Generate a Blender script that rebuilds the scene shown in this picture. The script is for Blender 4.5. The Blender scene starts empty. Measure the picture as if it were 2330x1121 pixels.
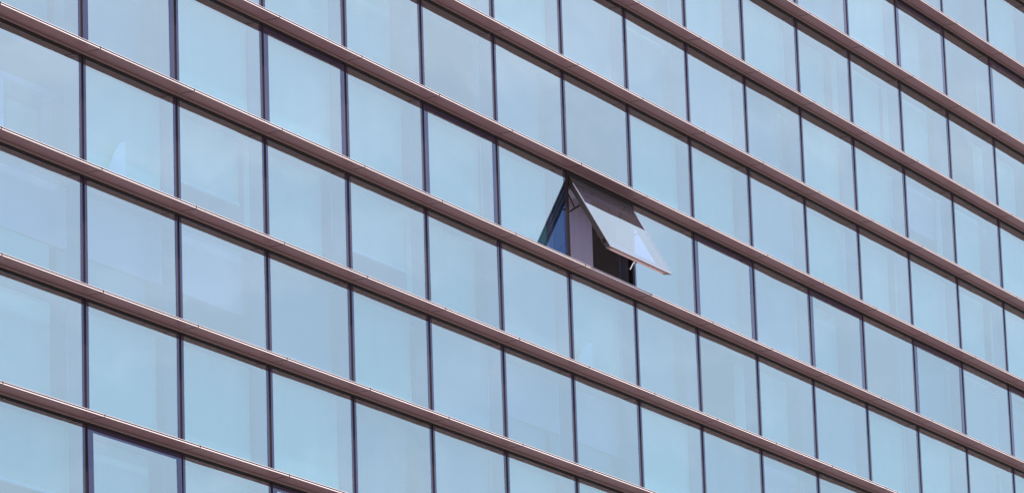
import bpy, math, random
from mathutils import Vector, Matrix
random.seed(7)
S = bpy.context.scene
COL = S.collection

# ------------------------------------------------------------------ camera
W, H, D = 1.4, 0.9639, 0.158          # bay width, row height, ledge depth (metres)
cam_d = bpy.data.cameras.new('camera')
cam = bpy.data.objects.new('camera', cam_d); COL.objects.link(cam)
R = ((0.4575916236, -0.8885716032, -0.0324100607),
     (0.2022731337, 0.1395215058, -0.9693396354),
     (0.8658495743, 0.4370060131, 0.2435780351))
M = Matrix(((R[0][0], -R[1][0], -R[2][0], -28.51469),
            (R[0][1], -R[1][1], -R[2][1], -18.74516),
            (R[0][2], -R[1][2], -R[2][2], -10.49494),
            (0, 0, 0, 1)))
cam.matrix_world = M
cam_d.sensor_width = 36.0
cam_d.lens = 10811.46 / 2330 * 36
cam_d.clip_start = 0.5; cam_d.clip_end = 5000
S.camera = cam

# ------------------------------------------------------------------ sky, sun, exposure
sdir = Vector((-0.5, -1.0, 2.28)).normalized()
world = bpy.data.worlds.new("World"); S.world = world; world.use_nodes = True
nt = world.node_tree; nt.nodes.clear()
N = nt.nodes.new; LK = nt.links.new
out = N('ShaderNodeOutputWorld'); bg = N('ShaderNodeBackground'); sky = N('ShaderNodeTexSky')
sky.sky_type = 'NISHITA'; sky.sun_disc = False
sky.sun_elevation = math.asin(sdir.z); sky.sun_rotation = math.atan2(sdir.x, sdir.y)
sky.air_density = 1.0; sky.dust_density = 1.0; sky.ozone_density = 1.0
tc = N('ShaderNodeTexCoord'); mp = N('ShaderNodeMapping'); mp.inputs['Scale'].default_value = (1.2, 1.2, 6.0)
nz = N('ShaderNodeTexNoise'); nz.inputs['Scale'].default_value = 13.0; nz.inputs['Detail'].default_value = 4.0
rp = N('ShaderNodeMapRange'); rp.inputs['From Min'].default_value = .45; rp.inputs['From Max'].default_value = .8
rp.inputs['To Max'].default_value = .09
mx = N('ShaderNodeMix'); mx.data_type = 'RGBA'
mx.inputs['B'].default_value = (8.0, 9.0, 10.5, 1)          # thin high cloud in the real sky
LK(tc.outputs['Generated'], mp.inputs['Vector']); LK(mp.outputs['Vector'], nz.inputs['Vector'])
sp = N('ShaderNodeSeparateXYZ'); vr = N('ShaderNodeMapRange')                        # a thin veil that thickens with height
vr.inputs['From Min'].default_value = .18; vr.inputs['From Max'].default_value = .34; vr.inputs['To Max'].default_value = .30
LK(tc.outputs['Generated'], sp.inputs['Vector']); LK(sp.outputs['Z'], vr.inputs['Value'])
av = N('ShaderNodeMath'); av.operation = 'ADD'
LK(nz.outputs['Fac'], rp.inputs['Value']); LK(rp.outputs['Result'], av.inputs[0]); LK(vr.outputs['Result'], av.inputs[1])
LK(av.outputs['Value'], mx.inputs['Factor'])
LK(sky.outputs['Color'], mx.inputs['A']); LK(mx.outputs['Result'], bg.inputs['Color'])
bg.inputs['Strength'].default_value = 0.15
LK(bg.outputs['Background'], out.inputs['Surface'])
sl = bpy.data.lights.new('sun', 'SUN'); sl.energy = 3.2; sl.angle = math.radians(0.5); sl.color = (1, .95, .88)
sun = bpy.data.objects.new('sun', sl); COL.objects.link(sun)
sun.rotation_euler = sdir.to_track_quat('Z', 'Y').to_euler()
sun.location = (0, -30, 60)
S.view_settings.view_transform = 'Standard'; S.view_settings.look = 'None'
S.view_settings.exposure = 1.35; S.view_settings.gamma = 1.0
S.cycles.max_bounces = 8; S.cycles.glossy_bounces = 6; S.cycles.transparent_max_bounces = 16

# ------------------------------------------------------------------ materials
def newmat(name):
    m = bpy.data.materials.new(name); m.use_nodes = True; m.node_tree.nodes.clear(); return m
def paint(name, col, rough=.5, metal=0.0, var=.12, scale=3.0, spec=.5, bump=0.0, bscale=60, stretch=(1, 1, 1)):
    m = newmat(name); t = m.node_tree; n = t.nodes.new; l = t.links.new
    o = n('ShaderNodeOutputMaterial'); b = n('ShaderNodeBsdfPrincipled')
    tc = n('ShaderNodeTexCoord'); mp = n('ShaderNodeMapping'); mp.inputs['Scale'].default_value = stretch
    nz = n('ShaderNodeTexNoise'); nz.inputs['Scale'].default_value = scale; nz.inputs['Detail'].default_value = 6
    geo = n('ShaderNodeNewGeometry')
    l(geo.outputs['Position'], mp.inputs['Vector']); l(mp.outputs['Vector'], nz.inputs['Vector'])
    mx = n('ShaderNodeMix'); mx.data_type = 'RGBA'
    mx.inputs['A'].default_value = tuple(c * (1 - var) for c in col) + (1,)
    mx.inputs['B'].default_value = tuple(min(1, c * (1 + var)) for c in col) + (1,)
    oi = n('ShaderNodeObjectInfo'); rm = n('ShaderNodeMath'); rm.operation = 'MULTIPLY_ADD'      # each piece a touch different
    rm.inputs[1].default_value = .5; l(oi.outputs['Random'], rm.inputs[0])
    sb = n('ShaderNodeMath'); sb.operation = 'SUBTRACT'; sb.inputs[1].default_value = .25; l(nz.outputs['Fac'], sb.inputs[0])
    l(sb.outputs['Value'], rm.inputs[2])
    l(rm.outputs['Value'], mx.inputs['Factor']); l(mx.outputs['Result'], b.inputs['Base Color'])
    b.inputs['Roughness'].default_value = rough; b.inputs['Metallic'].default_value = metal
    b.inputs['Specular IOR Level'].default_value = spec
    if bump:
        n2 = n('ShaderNodeTexNoise'); n2.inputs['Scale'].default_value = bscale
        l(geo.outputs['Position'], n2.inputs['Vector'])
        bp = n('ShaderNodeBump'); bp.inputs['Strength'].default_value = bump; bp.inputs['Distance'].default_value = .002
        l(n2.outputs['Fac'], bp.inputs['Height']); l(bp.outputs['Normal'], b.inputs['Normal'])
    l(b.outputs['BSDF'], o.inputs['Surface']); return m

def glass(name, refl, tint, wave=1.0, rise=.30, dust=0.0):
    """coated solar glass: partly mirror, partly blue-tinted see-through, very slightly uneven"""
    m = newmat(name); t = m.node_tree; n = t.nodes.new; l = t.links.new
    o = n('ShaderNodeOutputMaterial'); g = n('ShaderNodeBsdfAnisotropic'); g.inputs['Roughness'].default_value = 0.0
    g.inputs['Color'].default_value = (.98, .985, .905, 1)
    tr = n('ShaderNodeBsdfTransparent'); tr.inputs['Color'].default_value = tint + (1,)
    lw = n('ShaderNodeLayerWeight'); lw.inputs['Blend'].default_value = .35
    mr = n('ShaderNodeMapRange'); mr.inputs['To Min'].default_value = refl; mr.inputs['To Max'].default_value = min(1, refl + rise)
    oi = n('ShaderNodeObjectInfo')
    ms = n('ShaderNodeMixShader')
    l(lw.outputs['Fresnel'], mr.inputs['Value'])
    ad = n('ShaderNodeMath'); ad.operation = 'MULTIPLY_ADD'; ad.inputs[1].default_value = .03
    l(oi.outputs['Random'], ad.inputs[0]); l(mr.outputs['Result'], ad.inputs[2])
    l(ad.outputs['Value'], ms.inputs['Fac'])
    geo = n('ShaderNodeNewGeometry'); nz = n('ShaderNodeTexNoise'); nz.inputs['Scale'].default_value = 1.3; nz.inputs['Detail'].default_value = 1
    l(geo.outputs['Position'], nz.inputs['Vector'])
    bp = n('ShaderNodeBump'); bp.inputs['Strength'].default_value = 1.0; bp.inputs['Distance'].default_value = .004 * wave
    l(nz.outputs['Fac'], bp.inputs['Height']); l(bp.outputs['Normal'], g.inputs['Normal'])
    l(tr.outputs[0], ms.inputs[1]); l(g.outputs[0], ms.inputs[2]); 
    if dust:                                                # sunlit film of dust on a pane that faces the sky
        df = n('ShaderNodeBsdfDiffuse'); df.inputs['Color'].default_value = (.58, .50, .66, 1)
        dn = n('ShaderNodeTexNoise'); dn.inputs['Scale'].default_value = 38; dn.inputs['Detail'].default_value = 5
        dm = n('ShaderNodeMapRange'); dm.inputs['From Min'].default_value = .3; dm.inputs['From Max'].default_value = .7
        dm.inputs['To Min'].default_value = dust * .5; dm.inputs['To Max'].default_value = dust * 1.5
        l(geo.outputs['Position'], dn.inputs['Vector']); l(dn.outputs['Fac'], dm.inputs['Value'])
        m2 = n('ShaderNodeMixShader'); l(dm.outputs['Result'], m2.inputs['Fac'])
        l(ms.outputs[0], m2.inputs[1]); l(df.outputs[0], m2.inputs[2]); ms = m2
    l(ms.outputs[0], o.inputs['Surface']); return m

M_GLASS = glass('coated_glass', .27, (.25, .38, .59))
M_GLASS2 = glass('sash_glass', .29, (.23, .33, .62), .5, .18, .018)
M_CLEAR = newmat('clear_back'); _t = M_CLEAR.node_tree
_o = _t.nodes.new('ShaderNodeOutputMaterial'); _tr = _t.nodes.new('ShaderNodeBsdfTransparent'); _tr.inputs['Color'].default_value = (.97, .98, 1, 1)
_t.links.new(_tr.outputs[0], _o.inputs['Surface'])
M_FRIT = paint('dark_glass_border', (.016, .011, .020), rough=.03, var=.2, scale=5, spec=.62)
M_FRIT.node_tree.nodes['Principled BSDF'].inputs['Specular Tint'].default_value = (.33, .23, .74, 1)
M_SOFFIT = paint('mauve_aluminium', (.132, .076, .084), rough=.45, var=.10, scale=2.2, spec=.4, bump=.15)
M_FASCIA = paint('fascia_lit', (.58, .47, .44), rough=.5, var=.08, scale=4)  # same aluminium as the soffit, coloured paler for the sun on it
M_LIP = paint('brown_lip', (.070, .044, .038), rough=.45, var=.12)
M_DARK = paint('black_gasket_shade', (.008, .007, .006), rough=.7, var=.2, spec=.12)  # real gaskets and fittings, also painted shade in grooves and gaps
M_MULL = paint('bronze_mullion', (.030, .021, .020), rough=.6, var=.15, spec=.2)
M_GREY = paint('inner_grey_mullion', (.20, .17, .22), rough=.5)
M_FRIT_LIT = paint('frit_border_lit', (.16, .145, .17), rough=.45, metal=.0, var=.05)  # dark glass border of the open sash, sunlit paleness put into its colour
M_SASH = paint('sash_brown', (.045, .032, .032), rough=.4)
M_SASHP = paint('sash_pale_pink', (.42, .29, .26), rough=.45)
M_SASHM = paint('sash_mauve', (.24, .16, .165), rough=.45)
M_BLIND = paint('blind_fabric', (.64, .98, .49), rough=.8, var=.13, scale=2.5, stretch=(2.2, 2.2, .15))
M_BLIND2 = paint('blind_fabric_dim', (.34, .47, .32), rough=.8, var=.13, scale=2.5, stretch=(2.2, 2.2, .15))
M_BAR = paint('blind_bar', (.80, 1.0, .66), rough=.4, var=.02)
M_CURT = paint('grey_curtain', (.37, .29, .28), rough=.9, var=.06, scale=3)
M_STEEL = paint('steel', (.75, .74, .72), rough=.25, metal=.9, var=.05)
M_SLAB = paint('interior_plaster', (.80, .66, .52), rough=.9, var=.1)
M_FLOOR = paint('interior_carpet', (.40, .38, .34), rough=.95)
M_WALL = paint('interior_wall', (.80, .56, .46), rough=.9)
M_GROUND = paint('pale_paving', (.30, .24, .24), rough=.9, var=.2, scale=.6)
M_ROOF = paint('roof_gravel', (.3, .29, .28), rough=.95, var=.2)

# ------------------------------------------------------------------ mesh helpers
class MB:
    def __init__(s): s.v = []; s.f = []; s.mi = []; s.mats = []
    def m(s, mat):
        if mat not in s.mats: s.mats.append(mat)
        return s.mats.index(mat)
    def box(s, x0, x1, y0, y1, z0, z1, mat, front=None, xf=None):
        b = len(s.v)
        vs = [(x, y, z) for x in (x0, x1) for y in (y0, y1) for z in (z0, z1)]
        if xf: vs = [tuple(xf(Vector(q))) for q in vs]
        s.v += vs
        fs = [(0, 1, 3, 2), (4, 6, 7, 5), (0, 4, 5, 1), (2, 3, 7, 6), (0, 2, 6, 4), (1, 5, 7, 3)]
        for k, f in enumerate(fs):
            s.f.append(tuple(b + q for q in f)); s.mi.append(s.m(front if (front and k == 2) else mat))
    def prof(s, x0, x1, pts, mats):
        """closed (y,z) profile extruded along x; mats per edge"""
        b = len(s.v); n = len(pts)
        s.v += [(x0, y, z) for y, z in pts] + [(x1, y, z) for y, z in pts]
        for k in range(n):
            k2 = (k + 1) % n
            s.f.append((b + k, b + k2, b + n + k2, b + n + k)); s.mi.append(s.m(mats[k]))
        s.f.append(tuple(b + k for k in reversed(range(n)))); s.mi.append(s.m(M_DARK))
        s.f.append(tuple(b + n + k for k in range(n))); s.mi.append(s.m(M_DARK))
    def tube(s, pts, r, mat, n=8, xf=None):
        rings = []
        for i, p in enumerate(pts):
            p = Vector(p); a = Vector(pts[max(0, i - 1)]); c = Vector(pts[min(len(pts) - 1, i + 1)])
            d = (c - a).normalized(); u = d.orthogonal().normalized(); w = d.cross(u)
            ring = []
            for k in range(n):
                an = 2 * math.pi * k / n; q = p + (u * math.cos(an) + w * math.sin(an)) * r
                ring.append(len(s.v)); s.v.append(tuple(xf(q) if xf else q))
            rings.append(ring)
        for a, b in zip(rings, rings[1:]):
            for k in range(n):
                s.f.append((a[k], a[(k + 1) % n], b[(k + 1) % n], b[k])); s.mi.append(s.m(mat))
        s.f.append(tuple(reversed(rings[0]))); s.mi.append(s.m(mat)); s.f.append(tuple(rings[-1])); s.mi.append(s.m(mat))
    def mesh(s, name):
        me = bpy.data.meshes.new(name); me.from_pydata(s.v, [], s.f)
        for m in s.mats: me.materials.append(m)
        me.polygons.foreach_set('material_index', s.mi)
        import bmesh
        bm = bmesh.new(); bm.from_mesh(me); bmesh.ops.recalc_face_normals(bm, faces=bm.faces); bm.to_mesh(me); bm.free()
        return me
def link(name, me, parent=None, loc=(0, 0, 0), label=None):
    o = bpy.data.objects.new(name, me); COL.objects.link(o); o.parent = parent; o.location = loc
    if label: o['label'] = label
    return o
def part(name, mb, parent=None, loc=(0, 0, 0), label=None): return link(name, mb.mesh(name), parent, loc, label)

# ------------------------------------------------------------------ ground
g = MB(); g.box(-600, 700, -600, 700, -13.2, -12.2, M_GROUND)
go = part('ground', g); go['kind'] = 'structure'

# ------------------------------------------------------------------ the building
C0, C1, J0, J1 = -4, 19, -12, 12                     # bays and ledge rows of the whole facade
bld = bpy.data.objects.new('office_building', None); COL.objects.link(bld); bld.location = (0, 0, -12.2)
bld['label'] = 'office block with a mirrored blue glass facade banded by mauve ledges, one window pushed open'
bld['category'] = 'building'
OFF = (0, 0, 12.2)                                    # children are laid out in facade coordinates

VIS = {-6: (13, 15), -5: (10, 15), -4: (8, 15), -3: (5, 15), -2: (2, 15), -1: (0, 15), 0: (0, 15), 1: (0, 11), 2: (0, 7), 3: (0, 3)}
def visible(i, j): return j in VIS and VIS[j][0] <= i <= VIS[j][1]

GAP = .0145; YG = .010
Z_T, Z_B = -.048, -H + .032                           # pane top and bottom below its ledge
def wide(i, j): return j % 4 == 3 and i % 2 == 1

# --- frames (opaque glass border) and panes, shared meshes in local coordinates
def frame_mb(b, mb=None, x=0, z=0):
    mb = mb or MB()
    x0, x1 = x + GAP, x + W - GAP; zt, zb = z + Z_T, z + Z_B
    tb = .004 if b < .06 else .05
    mb.box(x0, x0 + b, YG, YG + .012, zb, zt, M_FRIT)
    mb.box(x1 - b, x1, YG, YG + .012, zb, zt, M_FRIT)
    mb.box(x0 + b, x1 - b, YG, YG + .012, zt - tb, zt, M_FRIT)
    mb.box(x0 + b, x1 - b, YG, YG + .012, zb, zb + b * .6, M_FRIT)
    return mb
def pane_mb(b, mb=None, x=0, z=0, tilt=0):
    mb = mb or MB()
    mb.box(x + GAP + b, x + W - GAP - b, YG + .0005, YG + .011, z + Z_B + b * .6, z + Z_T - (.004 if b < .06 else .05), M_CLEAR, front=M_GLASS)
    return mb
BN, BW = .036, .076
me_frame = {False: frame_mb(BN).mesh('frame'), True: frame_mb(BW).mesh('frame')}
me_pane = {False: pane_mb(BN).mesh('pane'), True: pane_mb(BW).mesh('pane')}

# --- blinds
def blind_mb(drop, mat, right=W - .05, y=.17, bar=True):
    mb = MB(); x0, x1 = .05, right; zt = -.06; zb = zt - drop
    n = 10                                                  # slight belly so that the cloth is not dead flat
    for k in range(n):
        za, zc = zt - drop * k / n, zt - drop * (k + 1) / n
        ya = y + .006 * math.sin(math.pi * k / n); yc = y + .006 * math.sin(math.pi * (k + 1) / n)
        b = len(mb.v)
        mb.v += [(x0, ya, za), (x1, ya, za), (x1, yc, zc), (x0, yc, zc), (x0, ya + .002, za), (x1, ya + .002, za), (x1, yc + .002, zc), (x0, yc + .002, zc)]
        mi = mb.m(mat)
        for f in ((3, 2, 1, 0), (4, 5, 6, 7), (0, 4, 7, 3), (1, 2, 6, 5)): mb.f.append(tuple(b + q for q in f)); mb.mi.append(mi)
    if bar: mb.box(x0 - .005, x1 + .005, y - .012, y + .014, zb - .028, zb, M_BAR)
    mb.tube([(x0, y + .03, zt + .01), (x1, y + .03, zt + .01)], .022, M_BAR)
    return mb.mesh('blind')
FULL = H - .12
blinds = {'full': blind_mb(FULL, M_BLIND, bar=False), 'dim': blind_mb(FULL, M_BLIND2, bar=False),
          'half': blind_mb(FULL * .62, M_BLIND), 'third': blind_mb(FULL * .78, M_BLIND), 'short': blind_mb(FULL * .45, M_BLIND, right=W * .86)}
FORCE = {(2, 0): 'half', (4, 0): 'half', (0, 3): 'half', (13, 0): 'third', (1, 0): 'full', (0, 0): 'none', (7, 0): 'full', (6, -1): 'third',
         (0, 1): 'full', (1, 1): 'dim', (2, 1): 'none', (3, 0): 'full', (1, 2): 'full', (0, 2): 'full', (2, 2): 'full', (3, 2): 'full',
         (3, 1): 'dim', (4, 1): 'full', (5, 1): 'dim', (5, 0): 'full', (6, 0): 'dim', (1, -1): 'dim', (2, -1): 'full', (3, -1): 'full',
         (4, -1): 'full', (5, -1): 'full', (8, -1): 'dim', (8, 0): 'dim', (13, -1): 'dim', (14, -1): 'dim', (1, 3): 'full', (2, 3): 'full', (7, 1): 'dim'}

def label_for(i, j):
    return None
OPEN = (7, -1)
for j in sorted(VIS):
    for i in range(VIS[j][0], VIS[j][1] + 1):
        z = -j * H
        if (i, j) == OPEN: continue
        wd = wide(i, j)
        w = link('window', me_frame[wd], bld, (i * W, 0, z + OFF[2]), 'dark window with a wide blue-black border' if wd else None)
        rx = random.uniform(-.0022, .0022); rz = random.uniform(-.0022, .0022)
        pn = link('pane', me_pane[wd], w); pn.rotation_euler = (0, 0, 0)
        # the sheet leans a hair about its own middle, as real panes do
        cx, cz = W / 2, (Z_T + Z_B) / 2
        T = Matrix.Translation((cx, 0, cz)) @ Matrix.Rotation(rx, 4, 'X') @ Matrix.Rotation(rz, 4, 'Z') @ Matrix.Translation((-cx, 0, -cz))
        pn.matrix_local = T
        if (i, j) == (1, 3):                                # ajar by a finger: the sash leans out at the foot
            a = math.radians(-.7)
            w.matrix_local = Matrix.Translation((i * W, -.004, z + OFF[2])) @ Matrix.Translation((0, 0, Z_T)) @ Matrix.Rotation(a, 4, 'X') @ Matrix.Translation((0, 0, -Z_T))
        kind = FORCE.get((i, j)) or random.choices(['full', 'dim', 'none', 'third'], [.5, .3, .15, .05])[0]
        if kind != 'none': link('blind', blinds[kind], w, (0, random.choice((-.03, .0, .03, .07, .12)), 0))

# everything of the same kind beyond the photograph's frame: one part
rest = MB()
for j in range(J0, J1):
    for i in range(C0, C1):
        if visible(i, j): continue
        frame_mb(BW if wide(i, j) else BN, rest, i * W, -j * H); pane_mb(BW if wide(i, j) else BN, rest, i * W, -j * H)
        rest.box(i * W + .05, i * W + W - .05, .17, .173, -j * H - FULL, -j * H - .06, M_BLIND)
ro = part('window_band', rest, bld, OFF); ro['kind'] = 'stuff'

# --- mullions: one per bay line, full height
zt, zb = -J0 * H, -J1 * H
mm = MB()
mm.box(-.0138, -.0108, .007, .03, zb, zt, M_MULL)
mm.box(.0108, .0138, .007, .03, zb, zt, M_MULL)
mm.box(-.0108, .0108, .016, .03, zb, zt, M_DARK)
mm.box(-.028, .028, .03, .15, zb, zt, M_GREY)
mull = mm.mesh('mullion')
for i in range(C0, C1 + 1): link('mullion', mull, bld, (i * W, 0, OFF[2]))

# --- ledges
def panel_mb(mb, x0, x1, z=0):
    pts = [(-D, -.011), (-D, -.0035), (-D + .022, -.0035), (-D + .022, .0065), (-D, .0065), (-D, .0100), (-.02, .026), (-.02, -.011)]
    mb.prof(x0, x1, [(y, zz + z) for y, zz in pts], [M_FASCIA, M_DARK, M_DARK, M_DARK, M_FASCIA, M_FASCIA, M_DARK, M_SOFFIT])  # groove faces coloured black to stand for the shade inside
pm = MB(); panel_mb(pm, .006, W - .006); me_panel = pm.mesh('panel')
for j in range(J0, J1 + 1):
    z = -j * H
    lb = MB(); xa, xb = C0 * W, C1 * W
    for i in range(C0, C1):                                     # stepped lip under the back of each panel
        lb.box(i * W + .002, (i + 1) * W - .002, -.0195, -.006, -.034, .024, M_LIP)
        lb.box(i * W + .002, (i + 1) * W - .002, -.0225, -.0195, -.036, -.028, M_SOFFIT)
    lb.box(xa, xb, -.006, .004, -.046, .030, M_DARK)  # shadow gap below the lip, its shade put in as a black strip
    lb.box(xa, xb, .1505, .19, -.05, .03, M_GREY)
    lb.box(xa, xb, .033, .147, -.047, .026, M_DARK)
    vis_cols = set()
    for i in range(C0, C1):
        if (j - 1 in VIS or j in VIS) and -1 <= i <= 16: vis_cols.add(i)
        else: panel_mb(lb, i * W + .003, (i + 1) * W - .003)
    le = part('ledge', lb, bld, (0, 0, z + OFF[2]))
    for i in sorted(vis_cols): link('panel', me_panel, le, (i * W, 0, 0))

# --- storeys behind the glass
st = MB()
k = J0
for j in range(J0 - 3, J1 + 1):
    if j % 4 != 1: continue
    z0 = -j * H
    st.box(C0 * W, C1 * W, .26, 8.9, z0 - .55, z0 - .06, M_SLAB)
    st.box(C0 * W, C1 * W, .26, 8.9, z0 - .06, z0 - .02, M_FLOOR)
part('floor_slab', st, bld, OFF)
bw = MB()
bw.box(C0 * W, C1 * W, 9.0, 9.3, zb, zt, M_WALL)
bw.box(C0 * W - .3, C0 * W, .0, 9.3, zb, zt, M_SOFFIT); bw.box(C1 * W, C1 * W + .3, .0, 9.3, zb, zt, M_SOFFIT)
part('wall', bw, bld, OFF)
rf = MB(); rf.box(C0 * W - .3, C1 * W + .3, .0, 9.3, zt + .03, zt + .5, M_ROOF); part('roof', rf, bld, OFF)
pt = MB()
for i in (3, 10, 16): pt.box(i * W - .05, i * W + .05, 1.2, 8.9, zb, zt, M_WALL)
pt.box(3 * W + .06, 10 * W - .06, 2.2, 2.3, zb, zt, M_WALL)  # corridor wall added close to the glass to bounce light into the room
part('partition', pt, bld, OFF)

# --- the open top-hung window
i, j = OPEN; z = -j * H
fx = MB()                                                 # fixed frame left in the wall
x0, x1 = GAP, W - GAP
fx.box(x0, x0 + .02, .004, .12, Z_B, Z_T, M_DARK); fx.box(x1 - .02, x1, .004, .12, Z_B, Z_T, M_DARK)
fx.box(x0 + .02, x0 + .045, .05, .12, Z_B, Z_T, M_SASH); fx.box(x1 - .045, x1 - .02, .05, .12, Z_B, Z_T, M_SASH)
fx.box(x0 + .02, x1 - .02, .004, .12, Z_T - .022, Z_T, M_DARK); fx.box(x0 + .02, x1 - .02, .004, .12, Z_B, Z_B + .022, M_DARK)
ow = part('window', fx, bld, (i * W, 0, z + OFF[2]), 'open top-hung window tilted out over the ledge')
AL = math.radians(29); L = .84; zh = -.08 * H
def sx(q):                                                # sash space: x along, y inward through its thickness, z down from the hinge
    return Vector((q.x, -(-q.z) * math.sin(AL) + q.y * math.cos(AL), zh - (-q.z) * math.cos(AL) - q.y * math.sin(AL)))
a0, a1 = .04, W - .04
sh = MB()
def ring(mb, ins, b, y0, y1, mat, mb2=None, botmat=None):
    X0, X1, T_, B_ = a0 + ins, a1 - ins, -ins, -L + ins
    mb.box(X0, X0 + b, y0, y1, B_, T_, mat, xf=sx); mb.box(X1 - b, X1, y0, y1, B_, T_, mat, xf=sx)
    mb.box(X0 + b, X1 - b, y0, y1, T_ - b, T_, mat, xf=sx); mb.box(X0 + b, X1 - b, y0, y1, B_, B_ + b, botmat or mat, xf=sx)
sh.box(a0, a0 + .016, 0, .009, -L, -.085, M_FRIT_LIT, xf=sx); sh.box(a1 - .016, a1, 0, .009, -L, -.085, M_FRIT_LIT, xf=sx)
sh.box(a0 + .016, a1 - .016, 0, .009, -L, -L + .016, M_FRIT_LIT, xf=sx); sh.box(a0, a1, 0, .009, -.085, 0, M_MULL, xf=sx)
ring(sh, .002, .055, .0095, .016, M_DARK)
ring(sh, .014, .07, .0165, .036, M_SASH, botmat=M_SASHM)
ring(sh, .018, .04, .0365, .040, M_DARK)
ring(sh, .026, .062, .0405, .058, M_SASH, botmat=M_SASHP)
sash = part('sash', sh, ow, label='tilted brown sash frame with a glass border coloured pale as if sunlit')
pg = MB(); pg.box(a0 + .016, a1 - .016, .001, .008, -L + .016, -.085, M_CLEAR, front=M_GLASS2, xf=sx)
part('pane', pg, ow)
sa = MB()
for xx in (a0 + .035, a1 - .035):
    p1 = sx(Vector((xx, .05, -.30))); p0 = Vector((xx, .03, zh - .34))
    sa.tube([p0, p1], .008, M_DARK)
    sa.tube([Vector((xx, .03, zh - .16)), (p0 + p1) / 2], .006, M_DARK)
part('stay_arm', sa, ow)
hd = MB()
hd.box(W * .52, W * .52 + .03, .058, .075, -L + .035, -L + .075, M_DARK, xf=sx)
hd.tube([(W * .53, .07, -L + .055), (W * .53, .10, -L + .05), (W * .53, .155, -L + .02)], .006, M_STEEL, xf=sx)
part('handle', hd, ow)
lk = MB(); lk.box(a0 + .004, a0 + .014, .02, .045, -L + .075, -L + .11, M_DARK, xf=sx)
lk.tube([(a0 - .004, .032, -L + .092), (a0 + .014, .032, -L + .092)], .009, M_DARK, xf=sx)
part('lock', lk, ow)
cu = MB(); n = 40; cx0, cx1 = .08, 1.02; b = 0                # hanging grey curtain inside
zt_, zb_ = -.05, -H * 1.95
for k in range(n + 1):
    x = cx0 + (cx1 - cx0) * k / n; y = .26 + .006 * math.sin(k * .9) + .004 * math.sin(k * .37 + 1)
    cu.v += [(x, y, zt_), (x, y, zb_), (x, y + .006, zt_), (x, y + .006, zb_)]
mi = cu.m(M_CURT)
for k in range(n):
    a = 4 * k
    cu.f += [(a, a + 1, a + 5, a + 4), (a + 2, a + 6, a + 7, a + 3), (a, a + 4, a + 6, a + 2), (a + 1, a + 3, a + 7, a + 5)]; cu.mi += [mi] * 4
cu.f += [(0, 2, 3, 1), (4 * n, 4 * n + 1, 4 * n + 3, 4 * n + 2)]; cu.mi += [mi] * 2
part('curtain', cu, ow)

# --- things seen faintly through the glass
WIN = {}
for o in bld.children:
    if o.name.split('.')[0] == 'window': WIN[(round(o.location.x / W), round(-(o.location.z - OFF[2]) / H))] = o
M_ARC = paint('pale_arc_tone', (.84, 1.0, .68), rough=.8, var=.05, scale=6)
def pale_arc(win, x1, x0, z1, z0):  # pale arc of unknown make, cut as a flat sheet
    """flat pale arc behind the glass: straight edge on the right, curved sweep on the left"""
    mb = MB(); n = 14; y = .075; th = .008
    cur = [(x1 - (x1 - x0) * (k / n) ** .8, z1 - (z1 - z0) * (k / n) ** 1.5) for k in range(n + 1)]
    pts = cur + [(x0, z0 - .08), (x1, z0 - .08)]
    m = len(pts)
    mb.v = [(a, y, b) for a, b in pts] + [(a, y + th, b) for a, b in pts]
    mi = mb.m(M_ARC)
    mb.f.append(tuple(range(m))); mb.mi.append(mi); mb.f.append(tuple(range(2 * m - 1, m - 1, -1))); mb.mi.append(mi)
    for k in range(m):
        k2 = (k + 1) % m; mb.f.append((k, k2, m + k2, m + k)); mb.mi.append(mi)
    part('curtain', mb, win)  # the pale arc sheet, not known to be a curtain
pale_arc(WIN[(1, 0)], .724, .48, -.55, -.83)
pale_arc(WIN[(7, 0)], .56, .27, -.60, -.80)
M_WHITE = paint('white_joinery', (.95, .95, .93), rough=.5, var=.03)
fr = MB()
fr.box(.90, 1.80, .50, .58, -.215, -.165, M_WHITE)
fr.box(1.665, 1.735, .50, .56, -1.2, -.22, M_WHITE); fr.box(.98, 1.045, .50, .56, -1.2, -.22, M_WHITE)
fr.box(.98, 1.735, .565, .60, -.30, -.22, M_BLIND2)
fr.box(1.15, 1.585, .54, .56, -1.2, -.35, M_BLIND)
part('inner_frame', fr, WIN[(0, 0)])
